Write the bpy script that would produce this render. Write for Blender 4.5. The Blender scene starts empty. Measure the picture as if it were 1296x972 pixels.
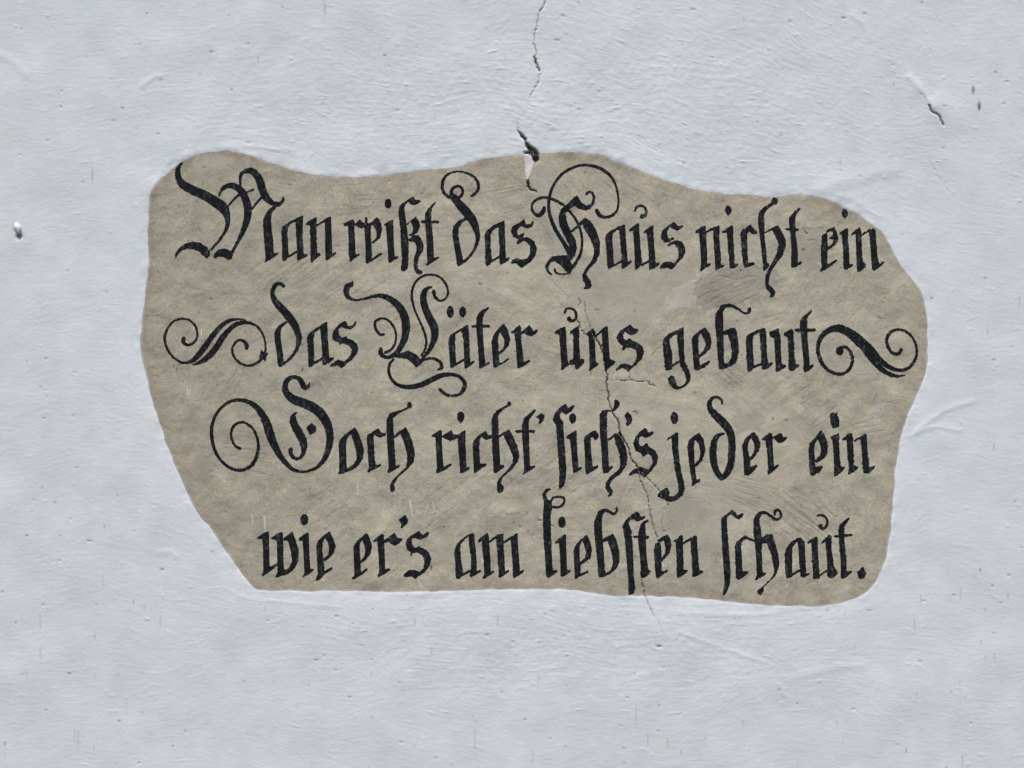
import bpy, math
import numpy as np
from mathutils import Vector

# ------------------------------------------------------------------ camera, sky, sun, exposure
S = 0.0015            # metres per photograph pixel on the wall
Z0 = 2.2              # height of the picture centre above the ground
DIST = 8.0            # camera to wall
CX, CY = 648.0, 486.0

scene = bpy.context.scene
C = scene.collection
cam_data = bpy.data.cameras.new('camera')
cam = bpy.data.objects.new('camera', cam_data)
C.objects.link(cam)
cam.location = (0, -DIST, Z0)
cam.rotation_euler = (math.radians(90), 0, 0)
cam_data.sensor_width = 36.0
cam_data.lens = 36.0 * DIST / (1296 * S)
cam_data.clip_end = 200
scene.camera = cam

SUN_EL, SUN_ROT = math.radians(66), math.radians(180 + 22)
world = bpy.data.worlds.new('World')
scene.world = world
world.use_nodes = True
wn, wl = world.node_tree.nodes, world.node_tree.links
wn.clear()
sky = wn.new('ShaderNodeTexSky')
sky.sky_type = 'NISHITA'
sky.sun_disc = False
sky.sun_elevation = SUN_EL
sky.sun_rotation = SUN_ROT
sky.air_density = 1.0
sky.dust_density = 2.0
sky.ozone_density = 1.0
bg = wn.new('ShaderNodeBackground')
bg.inputs['Strength'].default_value = 0.11
out = wn.new('ShaderNodeOutputWorld')
wl.new(sky.outputs[0], bg.inputs[0])
wl.new(bg.outputs[0], out.inputs[0])

sun_data = bpy.data.lights.new('sun', 'SUN')
sun_data.energy = 1.5
sun_data.angle = math.radians(14)
sun_data.color = (1.0, 0.98, 0.95)
sun = bpy.data.objects.new('sun', sun_data)
C.objects.link(sun)
sd = Vector((math.sin(SUN_ROT) * math.cos(SUN_EL), math.cos(SUN_ROT) * math.cos(SUN_EL), math.sin(SUN_EL)))
sun.rotation_euler = sd.to_track_quat('Z', 'Y').to_euler()
sun.location = (-2, -4, 8)

vs = scene.view_settings
vs.view_transform = 'Standard'
vs.look = 'None'
vs.gamma = 1.0
vs.use_curve_mapping = False
vs.exposure = 0.70

# ------------------------------------------------------------------ lettering traced as brush strokes
# '=' starts a verse line, '@ x y k' an origin and scale, L/A/F a letter, a mark, a flourish;
# p = outline, s = stroke of changing width, d = dot
LETTERING = """
= first
@ 210 195 6.48
L M
s 130 76 16 112 95 26 98 130 38 100 185 48 128 240 60 180 275 70 240 305 72 300 330 74 360 363 78 420 402 84 470 442 82 498 500 54 506 560 38 494 615 28 467 665 21 427 720 18 370 785 16
p 78 852 75 820 110 770 160 735 220 718 280 728 320 750 350 780 368 795 355 835 335 855 310 840 275 800 230 782 180 775 140 785 105 815
s 438 340 14 450 305 22 480 272 32 520 258 40 565 265 50 610 295 56 645 350 60 668 420 64 672 490 60 655 570 50 628 640 38 592 715 26 555 785 20 540 815 16
s 498 436 14 555 375 14 600 330 16
p 388 845 400 815 430 785 470 775 510 783 540 805 548 830 535 860 510 870 488 850 460 838 430 840 405 855
s 612 250 18 608 210 20 615 170 24 640 145 30 675 135 38 700 140 46
p 680 114 705 112 740 130 780 175 805 220 822 290 850 350 890 390 925 395 950 380 958 352 972 358 968 390 940 425 905 435 860 418 810 385 780 350 755 280 735 215 712 175 680 155
s 665 312 10 690 302 14 715 292 16
s 708 448 14 745 400 16 785 355 16
p 920 420 900 445 872 475 862 520 865 610 878 700 884 812 905 815 922 805 918 822 870 855 828 880 812 888 820 850 808 720 798 600 800 540 815 495 845 458 870 432
@ 340 230 8.1
L a
p 130 500 140 465 180 435 230 400 340 350 355 352 350 385 275 400 215 440 196 470 192 520 200 700 208 760 180 800 148 815 138 780 140 640
p 275 385 350 350 352 400 345 560 358 720 360 745 395 740 398 762 370 775 300 802 290 795 293 700 285 560
s 205 765 20 290 715 20
L n
p 380 435 395 415 485 362 492 370 488 450 490 580 498 730 530 735 530 755 500 775 445 825 430 825 430 700 428 560 425 440 390 447
s 490 450 16 600 385 24
p 575 385 610 365 638 358 640 420 645 560 650 740 685 722 692 738 660 760 595 808 585 800 580 680 580 520
L r
p 768 450 770 430 830 400 865 385 880 400 878 480 885 620 890 750 930 738 930 755 890 775 845 815 830 815 820 700 822 560 812 445 785 452
p 870 440 900 420 930 390 945 388 950 410 990 430 985 460 960 475 930 472 900 455
L e
p 975 450 1050 415 1045 520 1052 640 1058 770 1040 820 1010 840 995 825 995 680 985 520
p 1050 425 1105 365 1130 385 1155 430 1160 500 1140 580 1065 635 1055 625 1105 575 1110 530 1095 480 1070 440 1045 450
s 1015 822 16 1080 785 22 1150 738 22
s 1000 375 24 1000 420 20
@ 470 230 8.1
L i
d 172 225 35 52
p 128 445 135 430 215 390 222 400 225 520 232 680 238 770 272 762 275 780 235 800 190 830 175 825 170 700 155 520 150 445
L ß
p 278 320 285 260 310 225 370 190 375 205 345 235 335 270 345 340 365 480 380 620 380 800 370 890 340 915 310 918 305 890 315 800 305 640 298 480 285 380
p 365 190 430 150 450 185 500 192 508 200 460 235 430 238 400 225 375 205
p 365 430 455 360 490 410 498 455 470 520 400 560 385 545 415 530 430 490 425 450 400 405 370 445
p 385 590 430 550 480 545 515 590 535 650 525 710 490 770 470 840 475 890 500 908 520 915 518 940 490 950 460 935 440 900 432 850 440 780 465 700 462 650 440 615 390 610
L t
p 655 205 660 215 620 270 612 320 620 450 635 620 640 780 690 768 692 780 640 815 575 858 560 855 575 820 570 700 560 500 548 380 555 320 585 275 630 225
s 520 410 26 600 410 24 680 412 26
@ 540 205 6.48
L d
s 375 275 26 410 245 24 425 200 24 410 150 22 370 110 18 310 85 13 245 78 12 185 95 16 145 130 22 128 190 24 140 250 22 185 290 24
s 205 275 36 205 235 26 225 208 20 260 198 20 290 215 20 295 250 20 275 285 22 240 295 26
s 222 290 56 270 350 66 330 415 74 375 475 68 402 540 54 418 600 36 415 650 30 398 705 22 360 765 20 310 815 22
p 330 450 340 465 290 495 262 540 258 600 275 700 300 810 300 830 265 855 250 845 235 740 218 640 210 570 225 520 265 480
L a
p 475 600 490 565 540 525 630 480 640 485 635 510 600 525 540 560 522 600 525 700 535 800 520 840 490 852 482 830 482 720
p 590 510 638 480 640 600 650 790 682 782 678 798 650 820 605 845 598 820 598 700 592 580
s 530 815 16 600 775 16
L s
p 755 500 800 470 812 510 850 510 870 485 878 490 865 530 820 545 780 525 765 530 740 560 745 600 760 600 795 582 800 592 785 615 745 630 710 610 692 570 700 530
p 738 670 745 645 780 618 830 618 880 650 903 710 890 770 850 820 810 845 780 868 755 850 740 830 690 832 700 810 735 790 785 800 830 790 850 740 848 690 820 655 790 645 755 672
@ 660 200 5.718
L H
s 545 380 28 565 415 26 610 428 20 660 412 18 692 375 14 702 310 13 695 250 14 675 180 16 640 125 20 580 80 22 510 55 20 440 52 16 370 70 18 300 110 18 245 175 18 212 245 18 198 320 20 200 390 22 225 470 24 262 545 26 310 620 28 350 695 30
s 165 360 22 155 390 30 125 415 26 92 400 20 75 365 16 82 325 16 120 295 18 170 285 18 220 295 18 280 325 18 330 365 16 380 425 16 415 490 16 435 560 16 438 620 16 428 690 18 400 745 20 370 790 24
p 320 345 400 268 412 285 430 320 470 345 505 330 515 295 510 260 490 250 470 270 460 262 480 238 515 242 535 280 528 325 500 365 465 378 420 368 385 345 340 375
p 325 340 340 370 318 400 325 450 350 520 390 590 400 650 385 710 350 750 310 745 345 690 345 630 310 560 275 490 268 430 285 370
s 365 530 14 410 490 18 455 450 22
p 440 460 465 435 500 460 540 520 568 610 565 690 540 750 490 800 465 840 500 890 508 920 490 945 460 950 450 945 465 915 445 885 440 845 465 800 510 740 528 680 515 620 480 550 450 505
p 190 745 220 715 270 705 330 705 360 760 370 800 350 840 320 815 280 770 240 745 210 755 192 790 200 820 222 840 215 848 185 825 170 785
s 240 805 14 250 830 12 290 840 8 340 835 8
@ 750 240 8.1
L a
p 130 500 140 460 190 420 250 385 325 358 330 370 325 400 250 410 205 455 200 520 210 640 218 770 190 805 160 815 152 780 145 640
p 270 395 330 358 335 420 345 560 355 700 362 745 395 725 400 742 360 780 305 815 298 800 298 680 285 540
s 215 780 18 300 730 18
L u
p 375 425 380 400 468 345 478 350 478 420 490 580 505 740 505 765 455 815 435 818 435 740 428 580 415 420
s 500 775 20 575 735 18
p 520 445 530 425 612 365 622 375 625 500 640 680 645 760 682 745 685 765 640 800 595 820 580 815 578 700 568 540 555 435
s 432 212 18 455 175 20 500 165 22 540 190 22 550 230 24 530 270 30 505 275 40
L s
p 700 470 715 420 770 375 830 330 845 340 870 375 925 368 930 378 890 410 860 420 815 395 790 380 765 420 762 470 780 500 830 490 832 505 790 535 740 540 710 515
p 765 578 780 550 840 522 900 525 940 570 950 630 920 700 870 750 830 805 800 818 770 800 690 812 690 795 730 745 790 738 840 755 880 700 885 640 870 595 830 560
@ 870 235 6.48
L n
p 62 390 70 370 130 330 150 335 152 420 160 540 162 640 185 635 188 652 150 675 112 702 105 695 112 640 108 520 95 385
s 155 378 14 225 345 18
p 210 350 255 325 262 335 262 430 272 560 275 650 300 650 295 665 265 680 230 692 228 640 220 520
L i
d 336 200 27 36
p 314 215 358 215 335 252
p 285 385 295 370 365 325 375 330 375 420 382 560 388 640 418 642 410 660 380 678 348 678 345 640 335 520 325 385
L c
p 435 390 450 365 520 318 535 345 575 380 570 395 530 395 505 375 488 395 490 500 498 632 550 630 548 645 500 665 470 672 458 640 445 530
L h
d 716 125 27 30
s 705 140 22 665 170 26 625 200 36 605 250 44 606 310 46
p 580 290 630 290 630 400 645 540 652 640 670 635 668 665 640 690 622 695 620 640 605 500 590 380
s 635 385 8 700 350 14
p 690 350 740 325 765 360 805 445 805 500 780 570 735 630 690 690 670 750 665 810 700 840 720 870 710 905 680 918 675 910 685 885 650 850 638 810 640 750 660 690 700 620 735 550 748 480 720 410
L t
s 918 190 16 885 225 28 858 270 44
p 835 265 885 235 882 300 890 420 905 540 905 630 938 622 935 638 890 665 855 672 850 640 855 520 845 390 832 300
s 808 355 10 850 358 22 905 360 14
@ 980 235 8.1
L e
p 490 510 540 480 545 600 542 740 540 830 480 880 470 875 485 830 478 680
p 520 500 545 450 615 425 635 470 655 540 640 590 550 660 545 640 600 590 605 550 560 540 600 510 600 470 560 465
s 490 865 20 560 820 24 632 768 20
L i
d 722 285 32 48
p 665 500 672 480 745 435 755 440 755 540 765 700 770 800 808 805 800 822 740 860 722 860 710 840 705 680 695 500
L n
p 785 510 790 490 870 430 885 440 890 480 895 600 905 780 940 805 935 835 880 880 850 880 845 800 840 640 835 490
s 905 500 16 980 455 16
p 970 470 1020 430 1040 480 1045 600 1060 750 1075 805 1130 770 1132 785 1085 830 1020 872 1000 860 992 700 980 560
= second
@ 200 360 8.1
F left
s 262 555 40 262 595 34 305 620 26 360 600 22 398 550 18 402 490 20 378 420 20 320 365 18 245 352 18 165 375 18 105 440 20 72 520 28 72 590 24 105 680 24 155 745 20 230 795 22 290 802 26 345 785 38 400 740 52 450 680 58 500 610 56 550 540 54 605 470 50 675 403 44 740 368 32 820 356 18 895 362 8
s 360 822 12 420 802 34 490 762 54 560 692 62 612 622 62 662 542 58 720 474 50 790 414 44 850 394 38 920 390 30 990 415 24 1045 465 20 1082 530 18 1100 600 18 1100 680 18 1075 745 24 1020 800 26 950 830 22 870 822 20 800 770 20 765 700 22 770 630 22 810 580 22 850 570 24 890 590 32 908 630 40 908 650 36
p 1055 660 1075 690 1130 705 1110 740 1102 790 1075 760 1035 745 1050 715
@ 325 355 8.1
L d
s 275 55 32 240 32 32 200 40 34 170 80 40 160 140 46 185 205 58 230 260 72 290 325 78 345 395 80 390 460 74 418 530 64 432 590 56 425 650 44 400 720 30 345 795 24 270 855 24
p 300 415 315 430 260 475 242 515 245 600 265 740 275 840 260 880 230 885 218 860 205 740 182 600 180 540 200 490 250 445
L a
p 515 590 530 550 590 500 700 430 725 425 725 445 660 480 590 540 580 600 585 740 590 855 565 880 535 888 530 850 525 700
p 650 490 722 430 725 560 735 700 740 795 790 788 788 805 740 845 690 870 678 860 668 700 658 560
s 590 845 20 670 800 22
L s
p 775 570 790 510 850 445 905 415 920 430 930 465 980 465 1010 418 1022 425 1005 470 960 500 900 490 870 470 835 500 840 555 870 590 915 572 930 595 970 605 1020 640 1040 700 1025 750 970 815 910 860 875 898 850 885 830 868 750 885 760 860 830 812 900 832 960 770 975 710 950 665 900 645 865 645 845 660 845 635 800 620 778 600
@ 425 340 5.89
L V
s 125 95 10 122 128 16
s 110 120 34 88 132 42 78 165 42 85 200 34 105 222 24 155 235 14 220 222 16 290 205 22 350 205 34 410 230 44 460 270 52 495 320 58 518 380 60 522 440 60 515 510 50 490 570 40 450 630 34 400 660 24 360 655 26 335 630 34 335 600 26
s 355 490 20 330 490 18 300 455 18 290 410 18 310 380 16 355 370 14 400 392 16 435 440 16 448 500 14 440 560 14 410 605 16 370 625 20
p 425 640 480 630 540 612 600 640 635 680 625 715 600 735 570 705 530 670 480 665 440 660
s 620 715 14 650 685 14 690 670 16 735 672 20 775 695 22 790 735 24 765 752 16
s 430 675 14 400 715 18 395 770 20 420 830 20 470 870 24 540 882 32 620 870 38 700 835 38 780 798 36 850 788 26 910 800 22 955 840 28 958 890 28 920 938 20 860 948 18 810 930 22 775 900 20
s 730 170 24 740 210 22 775 238 16 815 225 14 837 180 13 825 125 16 785 70 14 720 45 14 650 55 14 595 100 14 570 160 16 568 225 18 590 310 14 625 390 14 660 475 16 675 540 16 665 600 14 640 645 14
s 712 138 12 685 145 24 660 175 40 652 225 46 665 290 52 695 360 56 730 430 60 738 490 52 725 550 40 695 610 28 655 660 20 625 690 18
@ 550 370 8.1
L ä
d 161 200 38 62
d 287 200 36 58
p 140 500 160 440 230 395 335 335 345 345 340 365 280 385 215 430 208 500 215 640 220 735 190 770 165 775 158 700
p 275 390 345 335 352 420 358 580 365 720 405 700 408 715 360 755 320 782 308 775 305 640 295 480
s 220 740 20 300 690 20
L t
p 555 150 560 160 515 205 495 255 490 320 498 480 510 640 520 735 565 712 568 725 520 755 470 782 458 775 452 640 440 500 430 380 430 260 455 210 500 175
s 390 348 24 470 346 26 555 346 26
L e
p 585 510 600 450 640 390 700 325 715 335 715 360 660 420 650 480 655 600 662 720 690 725 755 672 762 685 720 720 620 772 605 765 598 700
p 660 360 715 325 755 400 775 480 760 540 720 590 660 640 655 610 700 580 718 540 715 480 680 420
L r
p 780 415 790 400 870 338 885 345 888 480 905 640 915 720 975 690 980 705 930 745 870 775 850 770 845 700 835 540 818 415 795 420
p 890 405 975 338 1000 375 1010 400 1050 380 1060 390 1030 430 990 448 950 440 920 420 895 425
@ 680 370 8.1
L u
p 180 420 185 400 270 352 285 355 295 420 300 560 310 690 325 740 260 795 245 795 248 740 238 600 225 430
p 340 425 335 400 425 340 428 400 430 560 440 680 485 690 470 730 410 790 390 780 385 740 330 740 330 700 372 680 370 540 368 420
s 280 205 20 300 170 20 345 165 22 385 190 24 400 240 24 380 285 24 345 292 30 325 270 44
L n
p 500 435 510 415 570 370 590 400 600 440 590 480 592 600 600 710 625 730 615 750 545 800 530 800 540 740 535 600 525 440
s 600 450 14 680 375 18
p 660 390 700 350 720 350 725 420 735 560 740 680 800 710 790 730 700 800 685 780 680 700 668 560
L s
p 812 470 835 410 890 370 955 330 970 345 985 370 1025 375 1035 385 1020 415 970 440 920 420 900 395 880 430 880 470 910 495 950 470 965 490 1020 515 1075 550 1095 610 1070 680 1010 745 950 790 930 812 910 790 870 770 810 805 805 790 850 740 910 730 970 755 1010 700 1025 640 1010 590 960 565 910 565 880 595 870 580 880 545 840 520
@ 820 375 7.477
L g
p 142 440 155 395 200 355 330 295 335 310 300 345 235 375 202 410 205 450 225 520 232 640 232 680 195 705 165 695 155 620 148 540
s 225 660 22 300 615 20
p 275 335 335 295 340 400 340 520 350 620 385 690 402 750 395 810 350 855 285 882 240 875 205 830 190 780 215 750 245 760 262 810 270 850 310 855 350 830 365 790 345 720 310 660 295 560 283 440
L e
p 415 410 430 375 480 330 540 297 545 320 490 360 475 400 478 500 485 580 490 655 585 605 588 625 530 675 470 700 445 700 435 660 425 540
p 495 330 545 297 585 350 602 430 590 490 540 545 490 580 480 560 530 510 550 460 530 400 505 350
L b
s 962 122 36 948 155 22 910 158 18 860 125 20 800 92 26 745 88 32 700 105 44
p 640 170 670 120 730 90 710 150 712 240 712 350 718 500 720 630 750 645 720 688 672 685 665 600 655 460 645 350 635 240
p 715 330 790 300 825 300 840 340 852 420 858 520 850 580 830 630 780 665 700 688 680 660 760 630 790 580 795 520 780 430 755 360 720 365
@ 920 380 8.1
L a
p 195 400 205 360 260 330 350 290 390 285 395 310 330 330 270 360 262 420 270 560 275 680 250 725 215 730 205 700 200 540
p 330 310 390 290 400 330 405 480 415 600 425 650 465 632 468 650 430 690 380 712 360 705 355 640 345 460
s 270 685 22 355 650 20
L u
p 432 350 440 325 525 285 535 330 550 380 550 500 560 660 600 660 605 680 560 710 515 732 500 720 500 640 490 480 485 390 440 370
p 580 360 590 335 660 295 680 310 685 420 690 560 705 655 740 660 735 680 680 720 650 725 628 700 632 560 625 380
L t
s 860 115 18 825 150 30 790 190 46
p 750 210 790 170 825 200 820 270 825 400 840 560 850 670 885 655 885 680 840 720 800 738 785 720 785 600 770 450 755 320 748 260
s 710 305 26 800 305 34 895 305 28
@ 1020 380 8.1
F right
d 345 520 40 45
s 350 490 36 400 480 30 445 515 28 475 575 28 475 640 30 440 710 30 390 750 28 330 755 30 260 735 32 200 690 34 150 620 40 125 540 36 125 460 38 155 380 44 215 320 54 280 292 64 345 290 80 420 320 84 500 375 96 560 430 106 620 485 96
s 640 480 80 700 542 62 760 612 52 830 670 48 900 705 38 970 718 30 1040 700 30 1095 650 28 1130 580 24 1135 500 24 1115 420 22 1065 350 22 1000 308 22 930 302 24 870 325 30 832 380 30 830 440 30 855 505 28 905 548 30 950 545 34 975 510 36
s 620 510 86 675 600 64 735 668 54 805 728 50 880 766 38 940 778 26 1010 770 8
= third
@ 255 465 6.48
L D
s 315 665 22 275 640 18 248 590 18 245 530 18 265 480 22 310 452 20 360 455 18 410 490 18 445 545 20 465 620 22 462 690 24 440 760 28 395 815 26 335 842 24 270 838 24 205 805 22 150 750 22 110 680 24 88 600 26 82 530 26 92 450 24 130 370 22 190 305 22 260 272 24 330 268 28 400 290 36 455 330 46 500 390 56 535 460 66 560 540 70 590 620 62 630 700 50 680 770 40 740 830 30 810 855 20 880 848 20 945 820 26 1000 765 36 1035 690 46 1052 610 56 1050 530 62 1025 450 72 970 370 78 900 320 76 830 290 74 760 265 70 710 225 58 685 170 46 700 110 40 750 78 30 800 92 36 825 130 46 840 160 40 870 160 26 885 130 14
p 790 365 770 390 775 420 790 460 830 520 862 590 868 650 850 710 820 750 780 765 735 745 712 700 715 665 735 655 748 670 745 700 765 730 800 735 820 700 815 650 790 590 750 520 722 450 730 400 760 370
p 860 495 905 455 940 490 935 530 890 555
@ 400 500 6.943
L o
p 198 440 210 395 250 350 340 285 350 310 300 345 268 390 262 450 265 560 270 655 350 620 355 635 300 665 230 690 195 690 205 660 205 560
p 300 320 340 283 365 320 405 420 420 490 410 560 370 620 280 665 270 645 330 610 358 560 355 500 335 420
L c
p 447 380 455 350 550 290 570 330 615 335 610 355 560 375 530 360 510 345 505 380 512 520 522 620 568 605 570 622 510 650 460 680 452 670 465 640 455 500
L h
d 822 88 22 30
s 810 108 16 770 130 14 720 150 24 665 180 44
p 620 220 640 175 690 145 675 200 680 320 690 480 700 625 735 615 730 635 690 655 640 685 625 675 640 640 632 520 622 360
s 685 370 16 740 325 22
p 735 320 785 282 815 330 855 440 868 520 855 590 800 650 720 720 685 780 692 830 675 855 655 845 650 800 670 750 730 690 790 635 802 570 800 510 775 420
@ 535 495 6.943
L r
p 75 400 85 385 155 342 168 350 165 420 172 540 182 665 250 635 255 648 200 690 130 720 115 715 125 680 120 540 112 405
p 165 398 250 343 270 380 320 385 320 400 280 425 240 435 205 420
L i
d 334 225 34 46
p 302 235 366 235 340 278 330 278
p 290 400 365 345 375 350 375 460 378 580 385 672 410 668 408 685 345 720 328 715 328 660 315 520 308 405
L c
p 440 500 445 440 490 390 555 348 572 385 610 390 605 410 560 428 515 400 500 420 495 500 502 640 560 635 555 655 500 690 460 720 450 715 448 640
L h
d 760 112 18 22
s 750 125 16 700 155 20 660 185 34
p 605 250 625 200 670 170 662 240 665 340 672 480 680 650 718 650 715 668 640 720 622 715 620 640 612 500 608 360
s 675 395 16 725 365 20
p 705 370 760 335 790 390 830 480 850 560 835 620 780 690 700 760 685 810 712 840 705 880 680 895 660 890 655 850 652 810 670 770 740 700 790 630 795 580 760 490 720 410
L t
s 985 170 18 945 210 28 910 250 46
p 872 300 890 250 935 220 930 300 935 480 942 660 988 655 985 670 930 705 885 732 880 725 892 690 885 540 875 400
s 825 355 22 900 352 20 978 355 22
A '
p 995 225 1045 195 1070 215 1060 260 1030 285 1018 275 1030 250
@ 670 490 6.943
L ſ
p 205 290 225 230 265 180 320 145 340 185 385 160 395 170 370 210 320 240 285 215 265 240 270 275 295 300 300 400 312 560 322 700 320 800 300 870 265 895 260 880 265 760 255 620 245 460 235 330
L i
d 380 275 32 46
p 325 445 335 425 405 382 415 390 415 480 422 600 430 705 460 700 458 718 420 740 385 755 380 700 370 580 358 460
L c
p 480 470 490 430 550 390 580 380 610 420 600 450 575 465 560 435 540 440 535 490 545 600 555 700 605 685 605 705 550 740 500 768 495 740 490 600
L h
p 618 240 640 205 690 200 680 260 682 400 690 540 698 700 735 690 730 710 690 750 650 760 640 700 635 560 620 400
s 690 205 12 730 208 14 755 180 30 770 145 46 760 125 30
s 690 465 14 760 415 20
p 745 430 800 385 820 450 850 540 862 620 850 690 800 760 730 810 705 860 730 910 725 945 700 962 692 950 705 930 680 910 668 880 680 820 720 780 790 720 800 670 790 580 760 500
A '
p 835 245 865 218 895 250 905 280 890 320 855 342 848 320 855 290
@ 750 500 6.943
L s
p 358 430 370 380 410 325 460 290 480 300 485 335 525 320 538 330 510 360 460 375 430 355 405 380 405 430 430 455 480 420 490 450 545 485 575 540 565 600 520 660 480 700 455 725 430 700 380 685 320 710 315 700 360 655 420 630 490 655 530 600 520 540 490 510 440 545 425 510 380 490
L j
d 718 200 34 54
p 655 400 660 380 745 325 752 340 750 450 762 560 775 660 800 760 808 820 790 880 740 920 680 938 630 920 570 890 580 860 620 830 655 810 675 850 670 890 720 890 755 850 755 790 730 690 715 580 700 480 695 370
L e
p 832 450 845 400 890 360 935 330 950 350 900 390 888 450 895 600 905 690 912 745 945 735 940 760 870 800 875 760 865 700 848 600
p 890 370 935 330 975 390 990 480 965 570 905 635 895 610 935 570 950 510 935 430 910 400
@ 840 490 6.943
L d
s 515 145 14 510 115 18 480 92 20 440 90 22 408 120 34 402 170 44 430 220 56 480 270 70 530 320 70 570 370 66 592 430 66 600 500 62 598 580 62 590 660 60 570 730 56 530 785 46 505 800 40
s 528 408 18 490 420 30 455 455 44 438 510 56 434 580 60 440 660 56 460 730 52 495 785 48
L e
p 690 520 710 460 760 415 795 395 805 420 760 450 740 490 738 540 755 630 760 700 815 680 820 695 780 750 740 778 710 770 705 720 700 600
p 760 430 795 395 825 430 848 490 840 550 800 610 750 660 745 630 790 580 800 530 790 480 770 450
L r
p 862 462 870 445 935 402 955 415 955 480 960 580 968 700 1005 680 1012 692 960 740 925 768 912 765 918 700 910 580 895 465
p 955 440 1030 400 1050 440 1085 440 1080 455 1050 480 1010 490 985 465
@ 980 500 8.1
L e
p 350 560 365 490 430 430 470 365 490 365 480 410 440 455 415 490 405 560 415 660 420 740 490 725 495 745 450 800 390 825 368 815 360 720
p 430 420 475 365 520 420 545 500 545 580 520 640 430 700 420 670 470 620 480 560 460 480 440 450
L i
p 570 190 640 182 665 260 660 325 605 345 580 300
p 575 450 580 425 655 392 662 400 662 520 670 640 680 735 720 735 715 760 640 825 612 832 612 760 610 620 595 460
L n
p 695 465 700 445 760 392 795 395 805 440 810 560 815 720 858 735 850 760 775 810 755 815 765 740 750 600 740 460
s 815 470 14 900 425 14
p 880 430 930 395 945 400 950 480 960 620 970 740 1030 725 1030 745 970 800 915 800 905 720 895 560
= fourth
@ 315 635 8.1
L w
p 85 380 95 360 180 305 205 315 205 420 210 560 212 670 290 630 295 650 220 710 145 760 132 755 150 710 148 560 140 380
p 228 385 235 365 320 312 345 320 350 420 352 560 358 700 410 690 420 720 350 750 285 778 272 770 295 720 292 560 285 390
p 350 380 445 305 480 400 510 500 505 600 470 680 400 740 350 755 350 715 410 680 445 610 430 500 400 400 360 395
L i
d 568 182 42 58
p 508 395 520 370 600 315 612 320 615 420 620 560 630 690 665 685 660 705 610 745 555 775 545 770 570 730 565 600 552 400
L e
p 692 450 710 400 750 360 825 303 840 320 790 360 755 410 752 500 765 600 772 710 855 668 858 690 780 740 720 800 690 805 685 790 708 740 700 600
p 770 355 825 303 860 370 888 450 870 520 830 570 770 610 765 585 815 540 825 470 810 410
@ 430 635 8.1
L e
p 140 480 155 430 200 380 275 322 290 340 230 385 205 430 205 520 212 640 215 725 280 682 282 700 230 745 140 795 128 785 150 750 148 640
p 215 370 278 320 305 370 330 460 315 530 270 590 210 635 208 610 250 565 265 500 245 420
L r
p 340 412 350 395 430 328 450 340 455 420 460 560 465 690 515 682 518 700 450 745 395 772 388 765 405 720 400 560 385 405
p 450 400 560 320 590 375 640 375 645 385 605 430 570 450 530 430 500 405 455 425
A '
p 605 185 672 135 702 190 690 225 640 268 628 260 635 230
L s
p 675 420 700 370 760 330 810 300 830 320 850 345 900 310 915 315 900 355 830 388 780 375 745 370 735 410 750 460 780 475 820 450 825 470 880 490 920 530 935 590 920 660 870 720 810 760 770 790 740 765 660 770 655 750 710 700 770 700 820 720 860 680 870 610 850 550 800 520 745 525 738 550 725 550 735 515 690 490
@ 560 635 8.1
L a
p 120 530 135 460 180 400 250 345 310 322 315 335 270 350 215 395 185 440 180 500 190 600 205 690 215 745 180 785 145 792 135 760 135 640
p 270 360 300 325 325 330 330 420 345 540 350 620 350 710 395 697 395 712 340 750 290 770 278 755 295 700 290 560 275 450
s 210 748 20 285 705 20
L m
p 362 410 370 385 460 320 470 330 480 440 490 580 495 715 530 705 530 720 480 755 425 790 412 785 430 740 425 620 410 480 402 400 375 418
s 475 415 18 570 345 22
p 550 365 600 325 622 330 625 440 635 580 640 715 678 695 680 712 640 745 590 780 578 775 575 680 560 500
s 630 420 18 710 365 20
p 700 370 755 322 768 330 772 440 785 600 792 720 830 695 835 715 790 750 735 782 722 770 722 680 710 500
@ 670 615 6.943
L l
s 180 28 14 150 40 24 130 75 28 140 115 36
p 130 130 160 120 195 130 195 200 185 260 188 420 195 580 205 745 245 738 245 755 200 785 170 808 150 800 142 680 130 520 120 350 122 240
s 190 130 16 215 102 16 260 95 18 300 105 20 305 140 18 280 175 18 240 188 18 195 180 16
L i
d 286 318 34 50
p 225 505 230 485 310 422 320 430 322 520 325 640 330 740 362 738 358 755 300 795 275 798 275 740 270 620 262 500
L e
p 388 580 400 530 440 480 500 430 515 445 460 485 440 530 440 620 450 690 450 770 520 742 520 758 450 795 400 818 400 790 395 680
p 455 470 503 430 530 480 550 570 530 640 450 692 448 670 490 630 500 580 480 510
L b
s 765 190 14 768 220 20 740 245 22 705 228 24 660 215 30 620 240 46
p 570 320 590 260 630 215 665 215 640 260 635 330 640 430 650 560 660 690 668 770 700 770 650 800 615 805 605 780 600 680 585 540 572 420
p 640 470 735 420 765 480 790 580 790 670 760 730 700 775 655 790 655 775 710 745 735 690 730 610 700 520 690 480 650 495
L ſ
p 820 360 840 310 890 260 940 222 965 240 975 270 1015 265 1018 278 985 300 945 312 915 290 880 300 870 330 890 380 905 480 912 640 915 780 930 900 915 945 875 960 870 940 870 820 855 660 840 470
L t
s 1040 300 12 1005 330 28 990 370 46
p 960 400 975 350 1015 320 1020 380 1022 480 1028 620 1045 740 1070 745 1050 775 1000 812 975 795 980 740 970 600 955 460
s 925 448 22 980 450 10 1038 452 26
@ 760 630 7.477
L e
p 505 490 520 430 565 425 575 500 578 600 580 700 635 682 635 695 590 725 540 762 525 750 515 640
p 540 400 600 360 635 348 660 390 672 450 655 520 580 605 572 580 610 530 615 470 600 400 545 425
L n
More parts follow.
